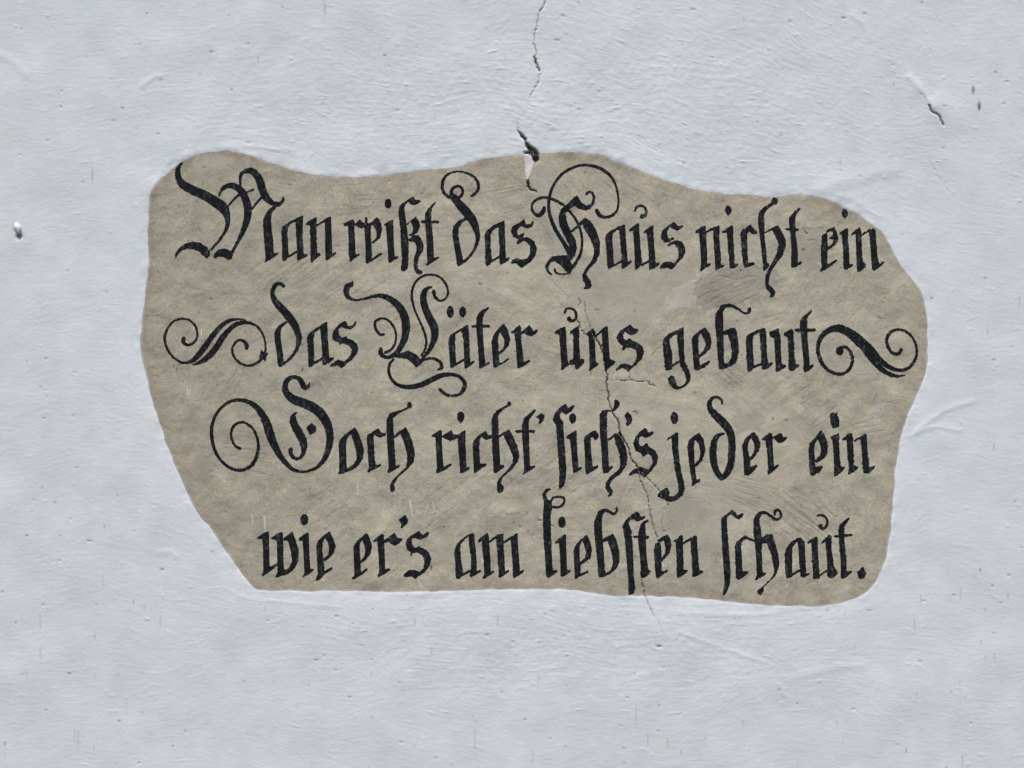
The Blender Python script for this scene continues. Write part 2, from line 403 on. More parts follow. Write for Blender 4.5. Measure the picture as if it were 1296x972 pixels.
p 690 415 700 400 765 352 780 365 778 420 782 560 785 680 825 685 820 700 760 745 728 755 722 730 722 600 712 410
s 780 432 16 860 385 18
p 850 395 890 355 912 365 915 450 925 580 935 690 970 688 965 705 920 735 880 752 870 740 865 600
@ 890 635 8.1
L ſ
p 185 180 210 150 270 105 300 80 320 100 350 140 405 115 415 125 395 160 360 178 325 160 290 125 250 145 240 190 245 280 255 420 268 580 280 720 270 850 235 935 205 960 202 940 220 840 210 680 195 480 188 300
L c
p 325 470 340 410 400 365 435 345 480 370 525 395 522 410 480 395 440 380 400 405 388 460 395 580 400 710 460 715 460 730 400 780 360 800 335 780 332 640
L h
s 560 150 50 590 115 36 640 112 24 690 145 26 740 180 26 780 172 24 798 130 22 770 85 26 735 100 26 735 130 20
p 515 200 535 145 575 120 575 180 590 280 600 400 598 520 605 660 610 730 640 728 640 745 590 775 540 805 530 800 550 750 545 600 530 420 515 300
p 560 400 600 370 650 335 700 335 720 360 660 420 600 430
p 640 400 710 340 735 420 770 540 778 650 750 740 690 810 620 870 615 920 590 955 565 945 550 915 600 880 680 800 730 730 720 640 690 520
L a
p 835 540 850 480 900 415 970 370 1000 385 950 420 910 470 912 560 910 680 915 770 860 785 845 740 838 640
p 960 375 1000 370 1040 415 1042 520 1050 640 1055 740 1100 730 1090 745 1030 775 1000 765 985 640 978 480
s 915 745 20 985 705 20
@ 970 640 8.1
L u
p 420 380 430 360 510 318 525 330 525 440 535 600 545 745 510 752 480 748 475 640 468 500 460 370 430 390
s 545 715 16 620 665 20
p 565 385 575 360 640 300 665 310 665 420 680 540 690 620 735 690 690 735 635 745 625 720 625 600 612 440 605 370
s 525 105 16 560 95 20 600 115 22 625 160 22 610 215 24 575 235 30 555 210 44
L t
s 845 130 16 810 165 34 770 215 50
p 740 240 770 190 800 190 795 280 805 420 820 560 820 670 875 670 870 690 810 735 770 750 762 730 765 600 750 440 742 320
s 705 315 22 790 305 26 870 300 22
A .
p 930 680 960 655 995 620 1005 665 1022 690 1000 745 955 750 940 720
"""

# ------------------------------------------------------------------ noise fields over the wall, one cell per pixel
PAD, EXT = 30, 300                 # finely built margin, full margin (pixels)
FW, FH = 1296 + 2 * PAD, 972 + 2 * PAD
rng = np.random.default_rng(7)

def fnoise(w, h, lo, hi, seed, sx=1.0, sy=1.0):
    """band-limited noise, wavelengths lo..hi pixels, unit variance"""
    r = np.random.default_rng(seed)
    n = r.standard_normal((h, w)).astype(np.float32)
    F = np.fft.rfft2(n)
    fy = np.fft.fftfreq(h)[:, None] * sy
    fx = np.fft.rfftfreq(w)[None, :] * sx
    f = np.sqrt(fx * fx + fy * fy) + 1e-9
    g = np.exp(-(f * lo) ** 2) * (1 - np.exp(-(f * hi) ** 2))
    n = np.fft.irfft2(F * g, s=(h, w)).astype(np.float32)
    return n / n.std()

def smooth(a, b, x):
    t = np.clip((x - a) / (b - a), 0, 1)
    return t * t * (3 - 2 * t)

def catmull(P, n=8, closed=False):
    P = np.asarray(P, float)
    if closed:
        Q = np.vstack([P[-1], P, P[0], P[1]])
    else:
        Q = np.vstack([2 * P[0] - P[1], P, 2 * P[-1] - P[-2]])
    o = []
    for i in range(1, len(Q) - 2):
        p0, p1, p2, p3 = Q[i - 1], Q[i], Q[i + 1], Q[i + 2]
        for t in np.arange(n) / n:
            o.append(0.5 * (2 * p1 + (p2 - p0) * t + (2 * p0 - 5 * p1 + 4 * p2 - p3) * t * t + (3 * p1 - p0 - 3 * p2 + p3) * t ** 3))
    if not closed:
        o.append(Q[-2])
    return np.array(o)

def poly_sdf(P, X, Y):
    d = np.full(X.shape, 1e9)
    ins = np.zeros(X.shape, bool)
    for (x0, y0), (x1, y1) in zip(P, np.roll(P, -1, axis=0)):
        ex, ey = x1 - x0, y1 - y0
        L = ex * ex + ey * ey + 1e-12
        t = np.clip(((X - x0) * ex + (Y - y0) * ey) / L, 0, 1)
        d = np.minimum(d, (X - x0 - t * ex) ** 2 + (Y - y0 - t * ey) ** 2)
        c = (y0 > Y) != (y1 > Y)
        if abs(ey) > 1e-12:
            ins ^= c & (X < ex * (Y - y0) / ey + x0)
    d = np.sqrt(d)
    return np.where(ins, -d, d)

def stroke_sdf(Q, X, Y):
    d = np.full(X.shape, 1e9)
    for (x0, y0, r0), (x1, y1, r1) in zip(Q[:-1], Q[1:]):
        ex, ey = x1 - x0, y1 - y0
        L = ex * ex + ey * ey + 1e-12
        t = np.clip(((X - x0) * ex + (Y - y0) * ey) / L, 0, 1)
        d = np.minimum(d, np.hypot(X - x0 - t * ex, Y - y0 - t * ey) - (r0 + (r1 - r0) * t) / 2)
    return d

OUTLINE = [(188, 329), (187, 300), (188, 268), (190, 246), (199, 231), (224, 209), (245, 197), (271, 192), (293, 191.5), (316, 196),
           (340, 205), (373, 215.5), (401, 221.5), (440, 224), (474, 222), (532, 215.5), (578, 211), (594, 205), (620, 200),
           (660, 196), (702, 193), (746, 193), (770, 199), (814, 217), (862, 234), (900, 243), (945, 246), (980, 250), (1005, 245),
           (1036, 249), (1073, 263), (1101, 282), (1121, 300), (1138, 333), (1162, 363), (1171, 385), (1174.5, 422), (1173, 462),
           (1166, 487), (1151, 520), (1141, 551), (1133, 595), (1129, 645), (1127, 673), (1122, 703), (1111, 731), (1093, 752),
           (1060, 764), (1026, 767), (975, 766), (924, 761), (860, 755.5), (810, 754), (769, 754), (742, 749), (695, 745), (600, 747),
           (498, 749), (430, 748), (370, 747.5), (335, 746.5), (322, 744), (306, 725), (285, 696), (265, 666), (249, 648), (221, 588),
           (204, 541), (190, 497), (182, 463), (177, 439), (180, 405), (185, 364)]
OUT_S = catmull(OUTLINE, 3, closed=True)

yy, xx = np.mgrid[0:FH, 0:FW].astype(np.float32)
xx -= PAD
yy -= PAD
# distance to the edge of the bare plaster field (negative inside), on a coarse grid and interpolated
gs = 3
cy, cx = np.mgrid[0:FH // gs + 2, 0:FW // gs + 2] * gs - PAD
csd = poly_sdf(OUT_S, cx.astype(float), cy.astype(float))

def bil(A, u, v):
    """bilinear lookup at array coordinates"""
    h, w = A.shape[:2]
    u = np.clip(u, 0, w - 1.001)
    v = np.clip(v, 0, h - 1.001)
    i = u.astype(np.int32)
    j = v.astype(np.int32)
    a = (u - i)
    b = (v - j)
    if A.ndim == 3:
        a = a[..., None]
        b = b[..., None]
    return (A[j, i] * (1 - a) + A[j, i + 1] * a) * (1 - b) + (A[j + 1, i] * (1 - a) + A[j + 1, i + 1] * a) * b

sdf = bil(csd, (xx + PAD) / gs, (yy + PAD) / gs).astype(np.float32)

def lic(theta, seed, n, w, h, lo=1.1):
    """brush marks: noise smeared along the direction field"""
    src = fnoise(w, h, lo, 60, seed)
    cu, cv = np.cos(theta).astype(np.float32), np.sin(theta).astype(np.float32)
    acc = src.copy()
    gy, gx = np.mgrid[0:h, 0:w].astype(np.float32)
    for sgn in (1, -1):
        u, v = gx.copy(), gy.copy()
        for k in range(n):
            i = np.clip(u, 0, w - 1).astype(np.int32)
            j = np.clip(v, 0, h - 1).astype(np.int32)
            u += sgn * cu[j, i] * 1.6
            v += sgn * cv[j, i] * 1.6
            i = np.clip(u, 0, w - 1).astype(np.int32)
            j = np.clip(v, 0, h - 1).astype(np.int32)
            acc += src[j, i] * (1 - k / n)
    return acc / acc.std()

# direction of the whitewash brush: along the edge of the field beside it, near level elsewhere
gyv, gxv = np.gradient(sdf)
tan = np.arctan2(gxv, -gyv)
base = math.radians(2) + math.radians(16) * smooth(650, 1000, xx) * smooth(420, 120, yy) - math.radians(9) * smooth(300, 0, xx) \
    + math.radians(10) * fnoise(FW, FH, 110, 400, 21) + math.radians(7) * fnoise(FW, FH, 25, 70, 22)
wgt = np.exp(-np.abs(sdf) / 34) * 0.95
c2 = np.cos(2 * base) * (1 - wgt) + np.cos(2 * tan) * wgt
s2 = np.sin(2 * base) * (1 - wgt) + np.sin(2 * tan) * wgt
wtheta = np.arctan2(s2, c2) / 2
brush = lic(wtheta, 31, 7, FW, FH, 0.9)
brush_l = lic(wtheta, 32, 24, FW, FH, 0.9)

# trowel marks in the bare plaster, swirling
ptheta = math.radians(-32) + math.radians(55) * fnoise(FW, FH, 70, 260, 41) + math.radians(12) * fnoise(FW, FH, 20, 60, 42)
trowel = lic(ptheta, 43, 9, FW, FH, 0.9)

grain = fnoise(FW, FH, 1.0, 6, 51)
grain2 = fnoise(FW, FH, 3, 14, 52)
big = fnoise(FW, FH, 90, 400, 53)
mid = fnoise(FW, FH, 26, 110, 54)
mid2 = fnoise(FW, FH, 9, 34, 55)
patchy = fnoise(FW, FH, 40, 200, 56)

# wall height and plaster height, millimetres towards the viewer
worked = np.clip(np.exp(-((xx - 820) / 330) ** 2 - ((yy - 130) / 130) ** 2) + 0.9 * np.exp(-((xx - 720) / 330) ** 2 - ((yy - 815) / 75) ** 2)
                 + 0.5 * np.exp(-((xx - 420) / 260) ** 2 - ((yy - 130) / 110) ** 2), 0, 1.2)      # where the plaster was floated over most roughly
rough = 0.38 + 0.35 * smooth(-0.6, 0.9, fnoise(FW, FH, 60, 260, 57)) + 0.85 * worked
grit = fnoise(FW, FH, 0.9, 5, 49)
ridge = np.clip(brush - 1.0, 0, 3) ** 1.3 * smooth(0.0, 1.5, fnoise(FW, FH, 12, 70, 59))
groove = np.clip(brush_l - 1.7, 0, 2) * np.exp(-np.abs(sdf) / 42) * np.clip(worked * 1.3, 0, 1)
wallh = 0.5 * big + 0.05 * mid + (0.02 + 0.085 * worked) * mid2 + 0.10 * worked * np.clip(fnoise(FW, FH, 5, 18, 48) - 1.1, 0, 3) + rough * (0.085 * brush + 0.022 * brush_l + 0.46 * ridge) + 0.055 * grit + 0.034 * grain2 - 1.2 * groove
panelh = 0.5 * big + 0.35 * mid + 0.11 * mid2 + 0.05 * grain2 + 0.035 * grain + 0.055 * trowel * smooth(-0.4, 1.2, fnoise(FW, FH, 30, 120, 58))

def stamp(px, py, r):
    """index window around a point"""
    x0, x1 = int(max(px - r + PAD, 0)), int(min(px + r + PAD + 1, FW))
    y0, y1 = int(max(py - r + PAD, 0)), int(min(py + r + PAD + 1, FH))
    return (slice(y0, y1), slice(x0, x1)) if x1 > x0 and y1 > y0 else None

# colours (linear albedo)
def col(*c):
    return np.array(c, np.float32)
wallc = np.empty((FH, FW, 3), np.float32)
wt = (1 + 0.012 * patchy + 0.010 * mid + 0.012 * brush_l)[..., None]
wallc[:] = col(0.803, 0.797, 0.760) * wt
wallc += 0.050 * np.exp(-np.abs(sdf) / 32)[..., None]        # a fresher second coat cut in round the field
wallc += col(0.010, 0.003, -0.012) * smooth(0.3, 1.6, fnoise(FW, FH, 50, 180, 61))[..., None]

panelc = np.empty((FH, FW, 3), np.float32)
gz = 0.35 + 0.65 * smooth(-0.5, 0.9, fnoise(FW, FH, 40, 160, 66))          # smoother, more trowelled here and there
tone = 1 + 0.05 * patchy + 0.032 * mid + 0.016 * mid2 + gz * (0.045 * grain2 + 0.075 * grain) + 0.05 * trowel
panelc[:] = col(0.512, 0.445, 0.320)
warm = fnoise(FW, FH, 14, 60, 62)
panelc += col(0.010, 0.003, -0.005) * warm[..., None]
panelc *= tone[..., None]
panelc *= (1 - 0.13 * smooth(520, 230, xx) * (0.6 + 0.4 * smooth(-1, 1, patchy)))[..., None]     # browner, older plaster to one side
# brownish rim along the edge of the field, uneven in strength
rim = np.exp(-np.abs(sdf + 2) / 9) * (0.5 + 0.5 * smooth(-0.5, 1, fnoise(FW, FH, 18, 90, 63)))
panelc *= 1 - rim[..., None] * col(0.13, 0.20, 0.22)
# dark mineral specks
spk = smooth(2.0, 2.9, fnoise(FW, FH, 1.3, 5, 64))
panelc *= (1 - 0.55 * spk)[..., None]
spl = smooth(1.9, 2.8, fnoise(FW, FH, 1.3, 5, 65))
panelc += (0.14 * spl)[..., None]

# repairs: smoother, greyer or paler mortar with a lip of its own
def repair(P, c, amount, dh, flat=0.6, soft=3.0, rag=5):
    P = catmull(P, 4, closed=True)
    x0, y0 = P.min(0) - 14
    x1, y1 = P.max(0) + 14
    sl = (slice(int(max(y0 + PAD, 0)), int(y1 + PAD)), slice(int(max(x0 + PAD, 0)), int(x1 + PAD)))
    d = poly_sdf(P, xx[sl].astype(float), yy[sl].astype(float)) + rag * 0.5 * mid2[sl] + 0.8 * grain2[sl]
    m = smooth(soft, -soft, d)
    panelh[sl] = panelh[sl] + m * (dh - flat * (panelh[sl] - 0.5 * big[sl]))
    k = (m * amount)[..., None]
    fine = (1 + 0.03 * mid[sl] + 0.025 * grain[sl] + 0.035 * trowel[sl])[..., None]
    panelc[sl] = panelc[sl] * (1 - k) + col(*c) * fine * k

PALE, GREY, DGREY, BUFF = (0.600, 0.538, 0.412), (0.500, 0.446, 0.338), (0.385, 0.340, 0.260), (0.585, 0.508, 0.368)
repair([(735, 335), (800, 345), (860, 344), (905, 345), (885, 372), (874, 389), (850, 392), (820, 410), (790, 420), (760, 420), (738, 400), (725, 370)], GREY, 0.75, 0.25, soft=5)
repair([(840, 380), (868, 360), (893, 342), (902, 346), (886, 366), (878, 386), (866, 392), (850, 388)], PALE, 0.9, 0.4, soft=2)
repair([(887, 352), (920, 338), (960, 335), (985, 350), (972, 368), (940, 384), (905, 395), (884, 388), (882, 370)], DGREY, 0.6, -0.35, soft=2.5)
repair([(1002, 290), (1042, 292), (1040, 340), (1012, 345), (1000, 320)], DGREY, 0.5, -0.15, soft=3)
repair([(860, 615), (900, 606), (960, 610), (985, 640), (940, 655), (905, 690), (895, 740), (860, 700), (845, 655), (815, 640)], GREY, 0.6, 0.2, soft=7)
repair([(838, 640), (870, 628), (892, 640), (880, 662), (850, 668), (838, 660)], DGREY, 0.5, 0.1, soft=8)
repair([(808, 600), (826, 622), (842, 646), (846, 690), (830, 690), (822, 640)], GREY, 0.7, 0.0, soft=3)
repair([(250, 200), (285, 196), (292, 208), (280, 216), (262, 218), (245, 212)], PALE, 0.45, 0.15, soft=4)
repair([(690, 500), (760, 488), (830, 492), (880, 505), (930, 500), (1010, 520), (1000, 600), (930, 620), (860, 600), (800, 560), (720, 560)], BUFF, 0.6, 0.1, flat=0.1, soft=12, rag=10)
repair([(600, 300), (690, 330), (720, 400), (690, 430), (620, 380), (560, 340)], BUFF, 0.6, 0.0, flat=0.1, soft=14, rag=10)
repair([(672, 218), (690, 215), (705, 250), (712, 300), (722, 325), (712, 330), (690, 280), (676, 240)], (0.52, 0.49, 0.41), 0.55, 0.2, soft=4)
repair([(615, 655), (660, 650), (685, 660), (680, 672), (640, 668), (616, 670)], DGREY, 0.5, -0.1, soft=4)
repair([(930, 526), (948, 522), (966, 528), (958, 545), (938, 548), (930, 540)], DGREY, 0.45, -0.2, soft=2)
repair([(557, 716), (563, 711), (571, 713), (571, 721), (562, 723)], (0.55, 0.43, 0.32), 0.8, -0.3, soft=1.2, rag=1)
repair([(495, 345), (512, 342), (520, 356), (512, 368), (500, 364)], PALE, 0.5, 0.1, soft=4)

# cracks: (points, width, depth mm, grime and painted shade 0..1)
CRACKS = [
    ([(691, -30), (690, 0), (686, 12), (683, 18), (680, 32), (677, 42), (676, 55), (679, 66), (677, 73)], 1.8, 3.0, 0.75),
    ([(677, 72), (678, 79), (681, 85), (683.5, 91)], 3.2, 7.0, 0.8),
    ([(683, 92), (682, 102), (678, 111), (673, 119), (671, 124)], 1.8, 3.0, 0.7),
    ([(669, 128), (668, 138), (662, 146), (656, 154), (656, 160)], 1.0, 0.9, 0.2),
    ([(655.5, 156), (656, 165), (658, 168)], 1.6, 3, 0.7),
    ([(668, 229), (669, 234), (672, 240), (678, 242)], 3.2, 7, 0.9),
    ([(680, 243), (690, 262), (700, 292), (708, 318)], 1.0, 0.8, 0.15),
    ([(733, 378), (735, 384), (731, 387)], 1.4, 2, 0.8),
    ([(740, 382), (742, 398), (746.7, 414), (750, 421)], 1.1, 2.5, 0.7),
    ([(729, 400), (731.5, 406), (734, 413), (737, 419), (741, 423)], 1.9, 3.5, 0.85),
    ([(750, 418), (754, 428), (757, 434), (761, 440), (763, 448), (765, 456), (767, 467), (769, 477)], 2.2, 5, 0.9),
    ([(769, 477), (768, 486), (769, 493), (771, 505), (774, 519), (778, 527), (782, 532), (784, 541), (785, 548), (789, 556), (794, 565), (797, 574), (800, 582), (804, 587), (808, 592)], 2.0, 5, 0.9),
    ([(808, 592), (810, 600), (811, 608), (816, 620), (820, 630), (822, 643), (825.5, 661), (829, 671), (832, 681)], 1.5, 4, 0.8),
    ([(808, 592), (816, 602), (822, 609), (828, 614), (835, 622), (843, 635), (846, 640)], 1.4, 3, 0.75),
    ([(839, 650), (838, 663), (840, 674)], 1.0, 1.5, 0.5),
    ([(811, 728), (813, 740), (817, 756), (821, 766), (828, 780)], 1.5, 3.5, 0.75),
    ([(828, 780), (837, 795), (842, 806)], 1.0, 1.0, 0.3),
    ([(779, 481), (790, 481.5), (798.5, 482), (808, 484), (816, 483)], 1.3, 2.5, 0.75),
    ([(796, 481), (797, 476), (797, 471)], 1.2, 2, 0.7),
    ([(819, 483), (823, 487), (829, 489)], 1.8, 3, 0.8),
    ([(748, 470), (749, 477)], 1.2, 2, 0.6),
    ([(1165, 118), (1170, 124), (1174, 130)], 1.1, 1.6, 0.3),
    ([(1175, 132), (1178, 139), (1183, 143), (1187, 145), (1191, 151), (1194.5, 159)], 2.3, 6, 0.85),
    ([(1176, 203), (1182, 213), (1186, 222), (1196, 235), (1208, 252)], 1.0, 1.0, 0.15),
    ([(907, 350), (918, 350), (924, 353), (936, 353), (944, 350), (958, 349)], 0.9, 1.2, 0.35),
    ([(1016, 289), (1019, 294), (1021, 296)], 1.8, 2, 0.8),
    ([(1023, 305), (1034, 304)], 1.2, 1.2, 0.5),
    ([(690, 664), (698, 665), (702, 668)], 1.6, 2.0, 0.7),
    ([(680, 657), (686, 658)], 1.4, 1.5, 0.6),
    ([(826, 450), (829, 444), (835, 440), (840, 436)], 1.1, 1.2, 0.5),
]
broken = fnoise(FW, FH, 2.2, 12, 67)
depth = np.zeros((FH, FW), np.float32)
dirt_shade = np.zeros((FH, FW), np.float32)
for P, w, dp, di in CRACKS:
    Q = catmull(P, 4)
    Q = Q + rng.normal(0, 0.55, Q.shape)
    ww = 0.55 * w * (0.6 + 0.8 * rng.random(len(Q)))
    ww[0] *= 0.4
    ww[-1] *= 0.4
    x0, y0 = Q.min(0) - 8
    x1, y1 = Q.max(0) + 8
    sl = (slice(int(max(y0 + PAD, 0)), int(min(y1 + PAD, FH))), slice(int(max(x0 + PAD, 0)), int(min(x1 + PAD, FW))))
    d = stroke_sdf(np.column_stack([Q, ww]), xx[sl].astype(float), yy[sl].astype(float))
    m = smooth(0.75, -0.45, d)
    m = m * (1 - (0.65 if y1 < 180 else 0.7) * smooth(-0.2, 0.9, broken[sl])) if dp < 4.5 else m
    depth[sl] = np.maximum(depth[sl], dp * m)
    dirt_shade[sl] = np.maximum(dirt_shade[sl], di * m)
# the broken-out hole at the head of the field
HOLE = [(656, 166), (661, 170), (666, 175), (666, 180), (671, 184), (679, 190), (681.5, 194), (682, 202), (678, 206), (675, 204), (673, 198), (669, 195), (664, 194.5), (663, 192.5), (670, 191.5), (665, 185), (665, 179), (660, 174)]
d = poly_sdf(np.array(HOLE, float), xx.astype(float)[190:250, 670:730], yy.astype(float)[190:250, 670:730])
hsl = (slice(190, 250), slice(670, 730))
m = smooth(1.0, -0.8, d + 0.35 * grain2[hsl])
depth[hsl] = np.maximum(depth[hsl], m * (11 + 3.5 * grain2[hsl]))
dirt_shade[hsl] = np.maximum(dirt_shade[hsl], 0.94 * m * (1 - 0.4 * smooth(0.7, 1.7, grain2[hsl])))  # shade inside the hole is put into its colour
# fresh white flake of gypsum left beside it
FLAKE = [(664, 194), (671, 196), (676, 203), (673, 212), (670, 221), (667, 227), (665, 218), (664, 205)]
fsl = (slice(215, 270), slice(685, 715))
d = poly_sdf(np.array(FLAKE, float), xx[fsl].astype(float), yy[fsl].astype(float)) + 0.3 * grain2[fsl]
m = smooth(0.8, -0.8, d)
panelc[fsl] = panelc[fsl] * (1 - m[..., None]) + col(0.80, 0.74, 0.67) * m[..., None]
panelh[fsl] += -0.5 * m
# swelling beside the crack
for (px, py, r, a) in [(661, 186, 16, 1.2), (672, 150, 20, 1.0), (1186, 134, 16, 2.0), (1160, 112, 12, 1.2), (1205, 150, 22, 1.3), (834, 800, 24, 1.0), (845, 636, 10, 0.6), (742, 430, 16, 0.5)]:
    sl = stamp(px, py, r * 3)
    g = np.exp(-((xx[sl] - px) ** 2 + (yy[sl] - py) ** 2) / (r * r))
    wallh[sl] += a * g
    panelh[sl] += 0.6 * a * g

# scratches in the plaster: bristle marks in sheaves
def sheaf(x, y, ang, length, n, spread, dp=0.3, dark=0.17):
    for _ in range(n):
        a = math.radians(ang + rng.normal(0, 3))
        ox = rng.normal(0, spread)
        l = length * (0.4 + 0.6 * rng.random())
        mx, my = x - math.sin(a) * ox + rng.normal(0, length * 0.2) * math.cos(a), y + math.cos(a) * ox + rng.normal(0, length * 0.2) * math.sin(a)
        bend = rng.normal(0, l * 0.03)
        P = np.array([(mx - math.cos(a) * l / 2, my - math.sin(a) * l / 2), (mx - math.sin(a) * bend, my + math.cos(a) * bend), (mx + math.cos(a) * l / 2, my + math.sin(a) * l / 2)])
        Q = catmull(P, 5)
        x0, y0 = Q.min(0) - 4
        x1, y1 = Q.max(0) + 4
        sl = (slice(int(max(y0 + PAD, 0)), int(min(y1 + PAD, FH))), slice(int(max(x0 + PAD, 0)), int(min(x1 + PAD, FW))))
        d = stroke_sdf(np.column_stack([Q, np.full(len(Q), 0.7)]), xx[sl].astype(float), yy[sl].astype(float))
        m = smooth(1.0, -0.4, d) * (0.5 + 0.5 * rng.random())
        panelh[sl] -= dp * m
        panelc[sl] *= (1 - dark * m)[..., None]

for a in [(380, 340, -36, 90, 16, 12), (330, 350, -36, 60, 6, 12), (440, 345, -34, 80, 9, 12), (1010, 650, 38, 60, 22, 14), (1045, 660, 40, 50, 14, 14), (960, 640, 22, 70, 9, 10),
          (720, 255, 55, 30, 9, 14), (770, 235, 40, 30, 12, 14), (700, 290, 62, 60, 10, 7), (600, 255, -10, 50, 10, 18), (640, 250, -12, 40, 8, 14),
          (455, 258, -3, 30, 12, 7), (445, 268, -3, 28, 8, 5), (320, 560, 8, 60, 8, 20), (310, 590, 6, 50, 6, 12), (920, 365, -22, 70, 16, 14), (905, 375, -35, 40, 10, 8),
          (690, 590, -40, 80, 12, 22), (720, 610, -35, 70, 10, 14), (650, 600, -38, 60, 8, 18), (780, 270, 35, 40, 8, 16), (640, 395, 28, 40, 10, 12), (700, 370, 45, 40, 8, 12),
          (930, 470, 40, 40, 16, 16), (960, 480, -35, 40, 10, 16), (1020, 500, -35, 50, 12, 18), (880, 610, 6, 60, 10, 14), (950, 620, 12, 70, 12, 12), (1040, 700, 4, 60, 6, 12),
          (1100, 540, -12, 40, 8, 14), (280, 480, -50, 40, 8, 20), (230, 420, -60, 30, 6, 14), (540, 450, -30, 40, 6, 20), (560, 640, -38, 60, 8, 24), (400, 640, -35, 60, 8, 22),
          (700, 440, 20, 40, 8, 12), (760, 500, 25, 30, 6, 10), (1060, 430, 60, 30, 5, 14), (980, 405, -20, 40, 6, 10)]:
    sheaf(*a)
# white nicks where something scraped the plaster
for (ax, ay, bx, by, w) in [(334, 653, 336, 672, 1.0), (319, 652, 320, 663, .8), (519, 634, 522, 651, 1.0), (548, 636, 549, 645, .7), (530, 735, 533, 743, .8), (237, 491, 237, 499, 1.0), (255, 417, 255, 424, .8),
                            (245, 413, 245, 418, .7), (867, 505, 864, 513, .8), (518, 633, 520, 642, .6), (452, 611, 453, 625, .7), (624, 437, 627, 444, 1.0), (628, 452, 628, 458, 1.0), (838, 712, 839, 716, 1.2), (1003, 715, 1006, 712, 1.4), (610, 708, 612, 712, 1.8), (240, 494, 240, 497, .6)]:
    sl = stamp((ax + bx) / 2, (ay + by) / 2, 16)
    d = stroke_sdf(np.array([(ax, ay, w), (bx, by, w * .7)], float), xx[sl].astype(float), yy[sl].astype(float))
    m = smooth(0.9, -0.5, d)[..., None]
    panelc[sl] = panelc[sl] * (1 - m) + col(0.78, 0.74, 0.66) * m
# dark chips and pits in the plaster
for k in range(150):
    px, py = rng.uniform(190, 1165), rng.uniform(200, 760)
    sl = stamp(px, py, 7)
    r = rng.uniform(0.5, 1.25)
    m = np.exp(-((xx[sl] - px) / (r * rng.uniform(0.8, 1.8))) ** 2 - ((yy[sl] - py) / r) ** 2)
    panelc[sl] *= (1 - 0.6 * m)[..., None]
    panelh[sl] -= 0.5 * m
for (px, py, rx, ry, a) in [(224, 468, .8, 2.5, .8), (220, 464, .7, 2, .7), (383, 468, .8, 3, .8), (658, 666, 2, 1.2, .85), (650, 661, 1.2, 1, .8), (667, 650, 1.2, 1, .6), (803, 521, 2.4, 1.2, .8), (806, 523, 1.4, 1.4, .7),
                            (978, 530, 1, 2, .8), (546, 718, 1, 3, .8), (472, 256, .8, 2, .7), (849, 660, 1.2, .8, .7), (1017, 316, 2, 1.5, .85), (995, 532, 2.5, 1, .7), (755, 392, 3, .7, .8), (803, 394, 1, 1, .7),
                            (851, 256, .7, .7, .8), (850, 300, .7, 3, .4), (735, 300, 1, 3, .3), (546, 720, .7, 2, .7), (748, 694, 2.5, .8, .8), (684, 658, 2.5, .8, .8), (1063, 282, 1.6, .7, .7)]:
    sl = stamp(px, py, 9)
    m = a * np.exp(-(((xx[sl] - px) / rx) ** 2 + ((yy[sl] - py) / ry) ** 2))
    panelc[sl] *= (1 - m)[..., None]
    panelh[sl] -= 0.6 * m

# whitewash: grit pimples, pinholes, ochre runs
for k in range(460):
    px, py = rng.uniform(-PAD, 1296 + PAD), rng.uniform(-PAD, 972 + PAD)
    sl = stamp(px, py, 12)
    r = rng.uniform(0.7, 1.7) * (1.6 if rng.random() < 0.05 else 1)
    g = np.exp(-((xx[sl] - px) ** 2 / (1.6 * r * r) + (yy[sl] - py) ** 2 / (r * r)))
    wallh[sl] += g * rng.uniform(0.2, 0.75) * r / 1.3 * (1 + 0.5 * grit[sl])
for k in range(300):
    px, py = rng.uniform(-PAD, 1296 + PAD), rng.uniform(-PAD, 972 + PAD)
    sl = stamp(px, py, 6)
    r = rng.uniform(0.6, 1.1)
    ex = rng.uniform(0.8, 2.6)
    g = np.exp(-(((xx[sl] - px) / (r * ex)) ** 2 + ((yy[sl] - py) / r) ** 2))
    wallh[sl] -= g * rng.uniform(0.6, 1.8)
    wallc[sl] *= (1 - rng.uniform(0.15, 0.75) * g)[..., None]
for k in range(85):
    py = rng.uniform(-PAD, 972 + PAD) if rng.random() < 0.3 else rng.uniform(720, 990)
    px = rng.uniform(-PAD, 1296 + PAD)
    l = rng.uniform(3, 12) * (1.6 if rng.random() < .15 else 1)
    w = rng.uniform(0.45, 0.8)
    sl = stamp(px, py, 26)
    g = np.exp(-((xx[sl] - px) / w) ** 2) * smooth(-l, -l + 2, yy[sl] - py) * smooth(l, 0, yy[sl] - py)
    g = (g * rng.uniform(0.15, 0.6))[..., None]
    c = col(0.42, 0.36, 0.24) if rng.random() < 0.5 else (col(0.22, 0.20, 0.19) if rng.random() < 0.6 else col(0.45, 0.33, 0.28))
    wallc[sl] = wallc[sl] * (1 - g) + c * g
